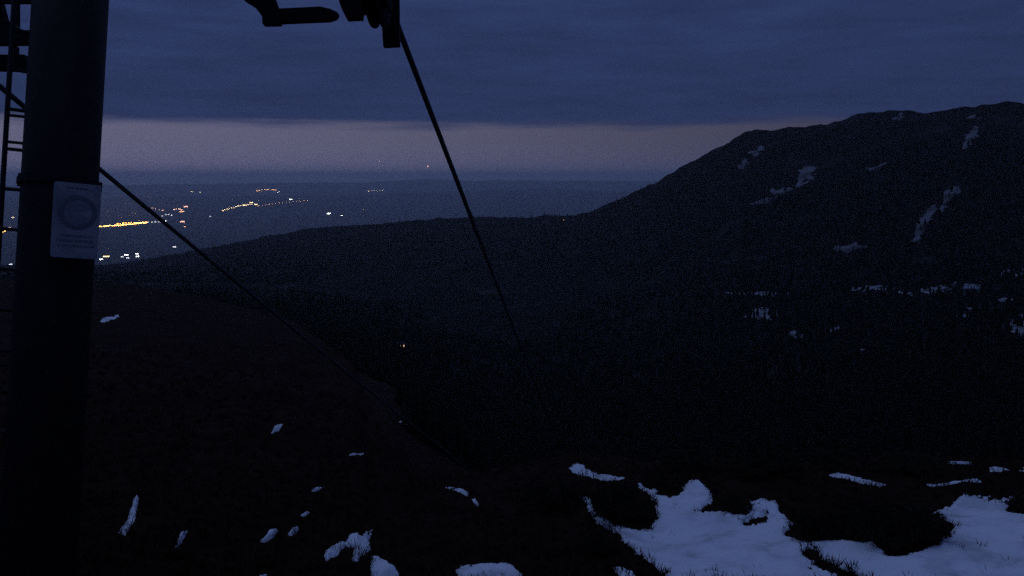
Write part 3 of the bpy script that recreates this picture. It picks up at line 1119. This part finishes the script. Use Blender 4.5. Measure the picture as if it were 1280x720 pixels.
_pole, _head = lamp_meshes()
POLE_ME = bpy.data.meshes.new('pole')
POLE_ME.from_pydata([tuple(v) for v in _pole.v], [], _pole.f)
POLE_ME.materials.append(M['slate'])
HEADS = {}


def head_mesh(mat):
    if mat not in HEADS:
        m_ = bpy.data.meshes.new('lantern')
        m_.from_pydata([tuple(v) for v in _head.v], [], _head.f)
        m_.materials.append(M[mat])
        HEADS[mat] = m_
    return HEADS[mat]


def street_lamp(x, y, mat, size, label, group):
    g = on_ground(x, y)
    dist = g.length
    e = empty('street_lamp', g)
    put(bpy.data.objects.new('pole', POLE_ME), e)
    hd = put(bpy.data.objects.new('lantern', head_mesh(mat)), e)
    k_ = 1.35 * size / F_PX * dist / 2.0            # size in photograph pixels
    hd.scale = (k_, k_, k_ * 0.75)
    hd.location = (0, 0, 9.0 * (1 - k_ * 0.75) + k_ * 0.4)
    return tag(e, label, 'street lamp', group)


HOUSES = {}


def lit_house(x, y, mat, size, label, group=None, wall='slate', roof='slate'):
    """house with a gable roof and lit windows on the side facing the mountain"""
    g = on_ground(x, y)
    dist = g.length
    w = max(size / F_PX * dist, 7.0)
    e = empty('lit_house', g)
    e.rotation_euler.z = math.atan2(-g.x, g.y) + random.uniform(-0.25, 0.25)
    hw, hd_, hh = w * 0.5, w * 0.38, w * 0.42
    z0 = Vector((0, 0, 0))
    X_, Y_, Z_ = Vector((1, 0, 0)), Vector((0, 1, 0)), Vector((0, 0, 1))

    def part(name, shp, m_, par=e):
        return mesh_obj(name, shp.v, shp.f, m_, par)
    part('wall', Shape().box(Z_ * (hh * 0.5 - 1), X_, Y_, Z_, hw, hd_, hh * 0.5 + 1), wall)
    part('roof', Shape().prism([Vector((-hw * 1.08, -hd_ * 1.15, hh)), Vector((-hw * 1.08, hd_ * 1.15, hh)),
                                Vector((-hw * 1.08, 0, hh * 1.75))], X_ * hw * 2.16), roof)
    for i in (-1, 0, 1):
        part('window', Shape().box(Vector((i * hw * 0.62, -hd_ - 0.06, hh * 0.55)), X_, Y_, Z_, hw * 0.24, 0.12, hh * 0.34), mat)
    return tag(e, label, 'house', group)


def chain(pts, n, mat, size, label, group, jitter=0.5):
    p = np.array(pts, float)
    d = np.concatenate(([0], np.cumsum(np.hypot(*np.diff(p, axis=0).T))))
    for t in np.linspace(0, d[-1], n):
        x = np.interp(t, d, p[:, 0]) + random.uniform(-jitter, jitter)
        y = np.interp(t, d, p[:, 1]) + random.uniform(-jitter, jitter) * 0.35
        street_lamp(x, y, mat, size * random.uniform(0.75, 1.2), label, group)


chain([(118, 285), (135, 284), (148, 283.5), (165, 282), (182, 280)], 24, 'amber', 1.9,
      'amber street lamp in the bright double row beside the lift mast', 'lamps of the bright amber row')
chain([(146, 281.5), (160, 279.8), (170, 280.2), (182, 279)], 11, 'amber', 1.2,
      'amber street lamp in the bright double row beside the lift mast', 'lamps of the bright amber row')
chain([(185, 279.5), (198, 279)], 4, 'dim_white', 1.4, 'whitish street lamp following the end of the bright amber row',
      'whitish lamps after the amber row')
lit_house(205, 278.5, 'white', 6.0, 'bright white lit house at the end of the amber lamp row, touching the lower rope')
lit_house(228, 279, 'red', 5.0, 'reddish lit house standing alone right of the lower rope')
lit_house(231, 284, 'dim_amber', 2.5, 'dim orange lit house just below the reddish one')
chain([(181, 260), (190, 260.5), (203, 263.5)], 6, 'pink', 1.0, 'faint pinkish street lamp behind the lower rope, above the amber row',
      'faint pinkish lamps')
chain([(203, 271), (208, 268.5), (214, 270)], 4, 'dim_white', 1.3, 'pale street lamp in the knot between amber row and upper village',
      'pale lamps of the knot')
chain([(217, 262.5), (222, 261), (229, 265)], 5, 'pink', 1.5, 'orange pink street lamp of the upper village', 'upper village lamps')
lit_house(232.5, 259, 'red', 5.0, 'reddish lit house topping the upper village lamps')
lit_house(226, 265.5, 'dim_amber', 3.5, 'orange lit house below the reddish house of the upper village')
lit_house(240, 240.5, 'dim_yellow', 2.6, 'faint yellow lit house far out on the plain', 'faint far houses')
lit_house(250, 241.5, 'dim_yellow', 2.6, 'faint yellow lit house far out on the plain', 'faint far houses')
chain([(278, 264), (288, 260.5), (300, 257.5), (318, 255)], 15, 'dim_yellow', 1.5,
      'pale yellow street lamp on the rising curved road', 'pale lamps on the curved road')
lit_house(278.5, 264, 'yellow', 2.6, 'yellowish lit house at the low end of the curved lamp row')
for i, (x, y) in enumerate(((306, 257), (314, 254), (320, 256))):
    lit_house(x, y, 'yellow', 4.0, 'yellow lit house where the curved lamp row bends', 'houses at the bend')
chain([(323, 257.5), (340, 255), (362, 252.5), (384, 251)], 15, 'dim_amber', 0.9,
      'dim orange street lamp on the road beyond the bend', 'dim lamps beyond the bend')
lit_house(364, 250.5, 'white', 4.0, 'white lit house near the end of the dim orange lamp row')
chain([(321, 239), (330, 237.5), (344, 237.8)], 9, 'dim_amber', 1.6, 'orange street lamp in the short row farther out',
      'short far orange row')
lit_house(348, 240.5, 'white', 3.0, 'blue white lit house beside the short far orange row')
lit_house(411, 267.3, 'white', 5.0, 'larger of two white lit houses standing apart on the plain')
lit_house(427, 269.3, 'white', 2.8, 'smaller of two white lit houses standing apart on the plain')
chain([(457, 239.5), (468, 239), (478, 238.8)], 7, 'dim_yellow', 1.0, 'greenish yellow street lamp in the lone short row',
      'lone short yellow row')
lit_house(263, 271, 'dim_white', 2.0, 'very faint whitish lit house below the curved lamp row')
for x, y, s, m_ in ((126, 325, 4.0, 'white'), (131, 321.5, 4.0, 'yellow'), (135, 321.3, 4.0, 'yellow')):
    lit_house(x, y, m_, s, 'lit house in the near hamlet, close against the lift mast', 'near hamlet houses by the mast')
for x, y, s, m_ in ((153, 321.5, 3.0, 'dim_white'), (158, 319.5, 4.5, 'white'), (160, 323, 3.5, 'dim_white'), (171, 318, 3.5, 'white'),
                    (172, 321.3, 4.0, 'white')):
    lit_house(x, y, m_, s, 'white lit house in the cluster below the amber lamp row', 'white hamlet cluster')
lit_house(218, 309, 'dim_white', 3.6, 'small white lit house alone below the rope')
chain([(2, 292), (8, 289.5), (16, 288), (26, 287)], 8, 'amber', 1.3, 'amber street lamp seen between ladder and mast',
      'amber lamps behind the ladder')
chain([(3, 288), (10, 286), (24, 290.5)], 6, 'pink', 1.5, 'pinkish street lamp seen between ladder and mast', 'pinkish lamps behind the ladder')
lit_house(16, 272, 'dim_yellow', 3.0, 'faint yellow lit house seen between ladder rungs')
lit_house(13, 331, 'dim_white', 3.4, 'white lit house low behind the foot of the ladder')
# lone lodge on the dark slope below, and the farmstead on the foothill brow
lit_house(501, 433.5, 'ember', 8.0, 'lone lodge with orange lit windows on the black lower slope')
lit_house(705, 275, 'ember', 1.6, 'tiny warm lit house on the foothill brow where the ridge begins')
lit_house(1215, 364, 'slate', 15.0, 'pale snow roofed hut on the bench below the ridge', wall='plaster', roof='bench_snow')

# mast with a red beacon on the far hill
g = on_ground(535, 225.0)
dist = g.length
mh = (225.0 - 208.5) / F_PX * dist
tm = tag(empty('radio_mast', g), 'slender mast with a red beacon on the farthest hill', 'radio mast')
Shape().tube([g - Vector((0, 0, 5)), g + Vector((0, 0, mh))], [9.0, 4.0], 6).build('tower', 'slate', tm)
Shape().lathe(g + Vector((0, 0, mh)), Vector((0, 0, 1)), [(-32, 18), (-12, 40), (12, 40), (32, 18)], 12).build('beacon', 'red', tm)

# ------------------------------------------------------------------ haze
zmin = float(P[..., 2].min()) - 1.0
zmax = max(float(P[..., 2].max()), 12.0) + 25.0
E_ = 101000.0
hz = Shape().box(Vector((0, 0, (zmin + zmax) / 2)), Vector((1, 0, 0)), Vector((0, 1, 0)), Vector((0, 0, 1)), E_, E_,
                 (zmax - zmin) / 2).build('haze', 'snow')
hm = bpy.data.materials.new('haze')
hm.use_nodes = True
hm.node_tree.nodes.clear()
pv = N(hm.node_tree, 'ShaderNodeVolumePrincipled')
pv.inputs['Color'].default_value = (0.93, 0.96, 1.0, 1)
pv.inputs['Density'].default_value = 3.5e-5
pv.inputs['Anisotropy'].default_value = 0.35
ho = N(hm.node_tree, 'ShaderNodeOutputMaterial')
hm.node_tree.links.new(pv.outputs[0], ho.inputs['Volume'])
hz.data.materials.clear()
hz.data.materials.append(hm)
tag(hz, 'thin bluish evening haze over the valley', 'haze', kind='stuff')
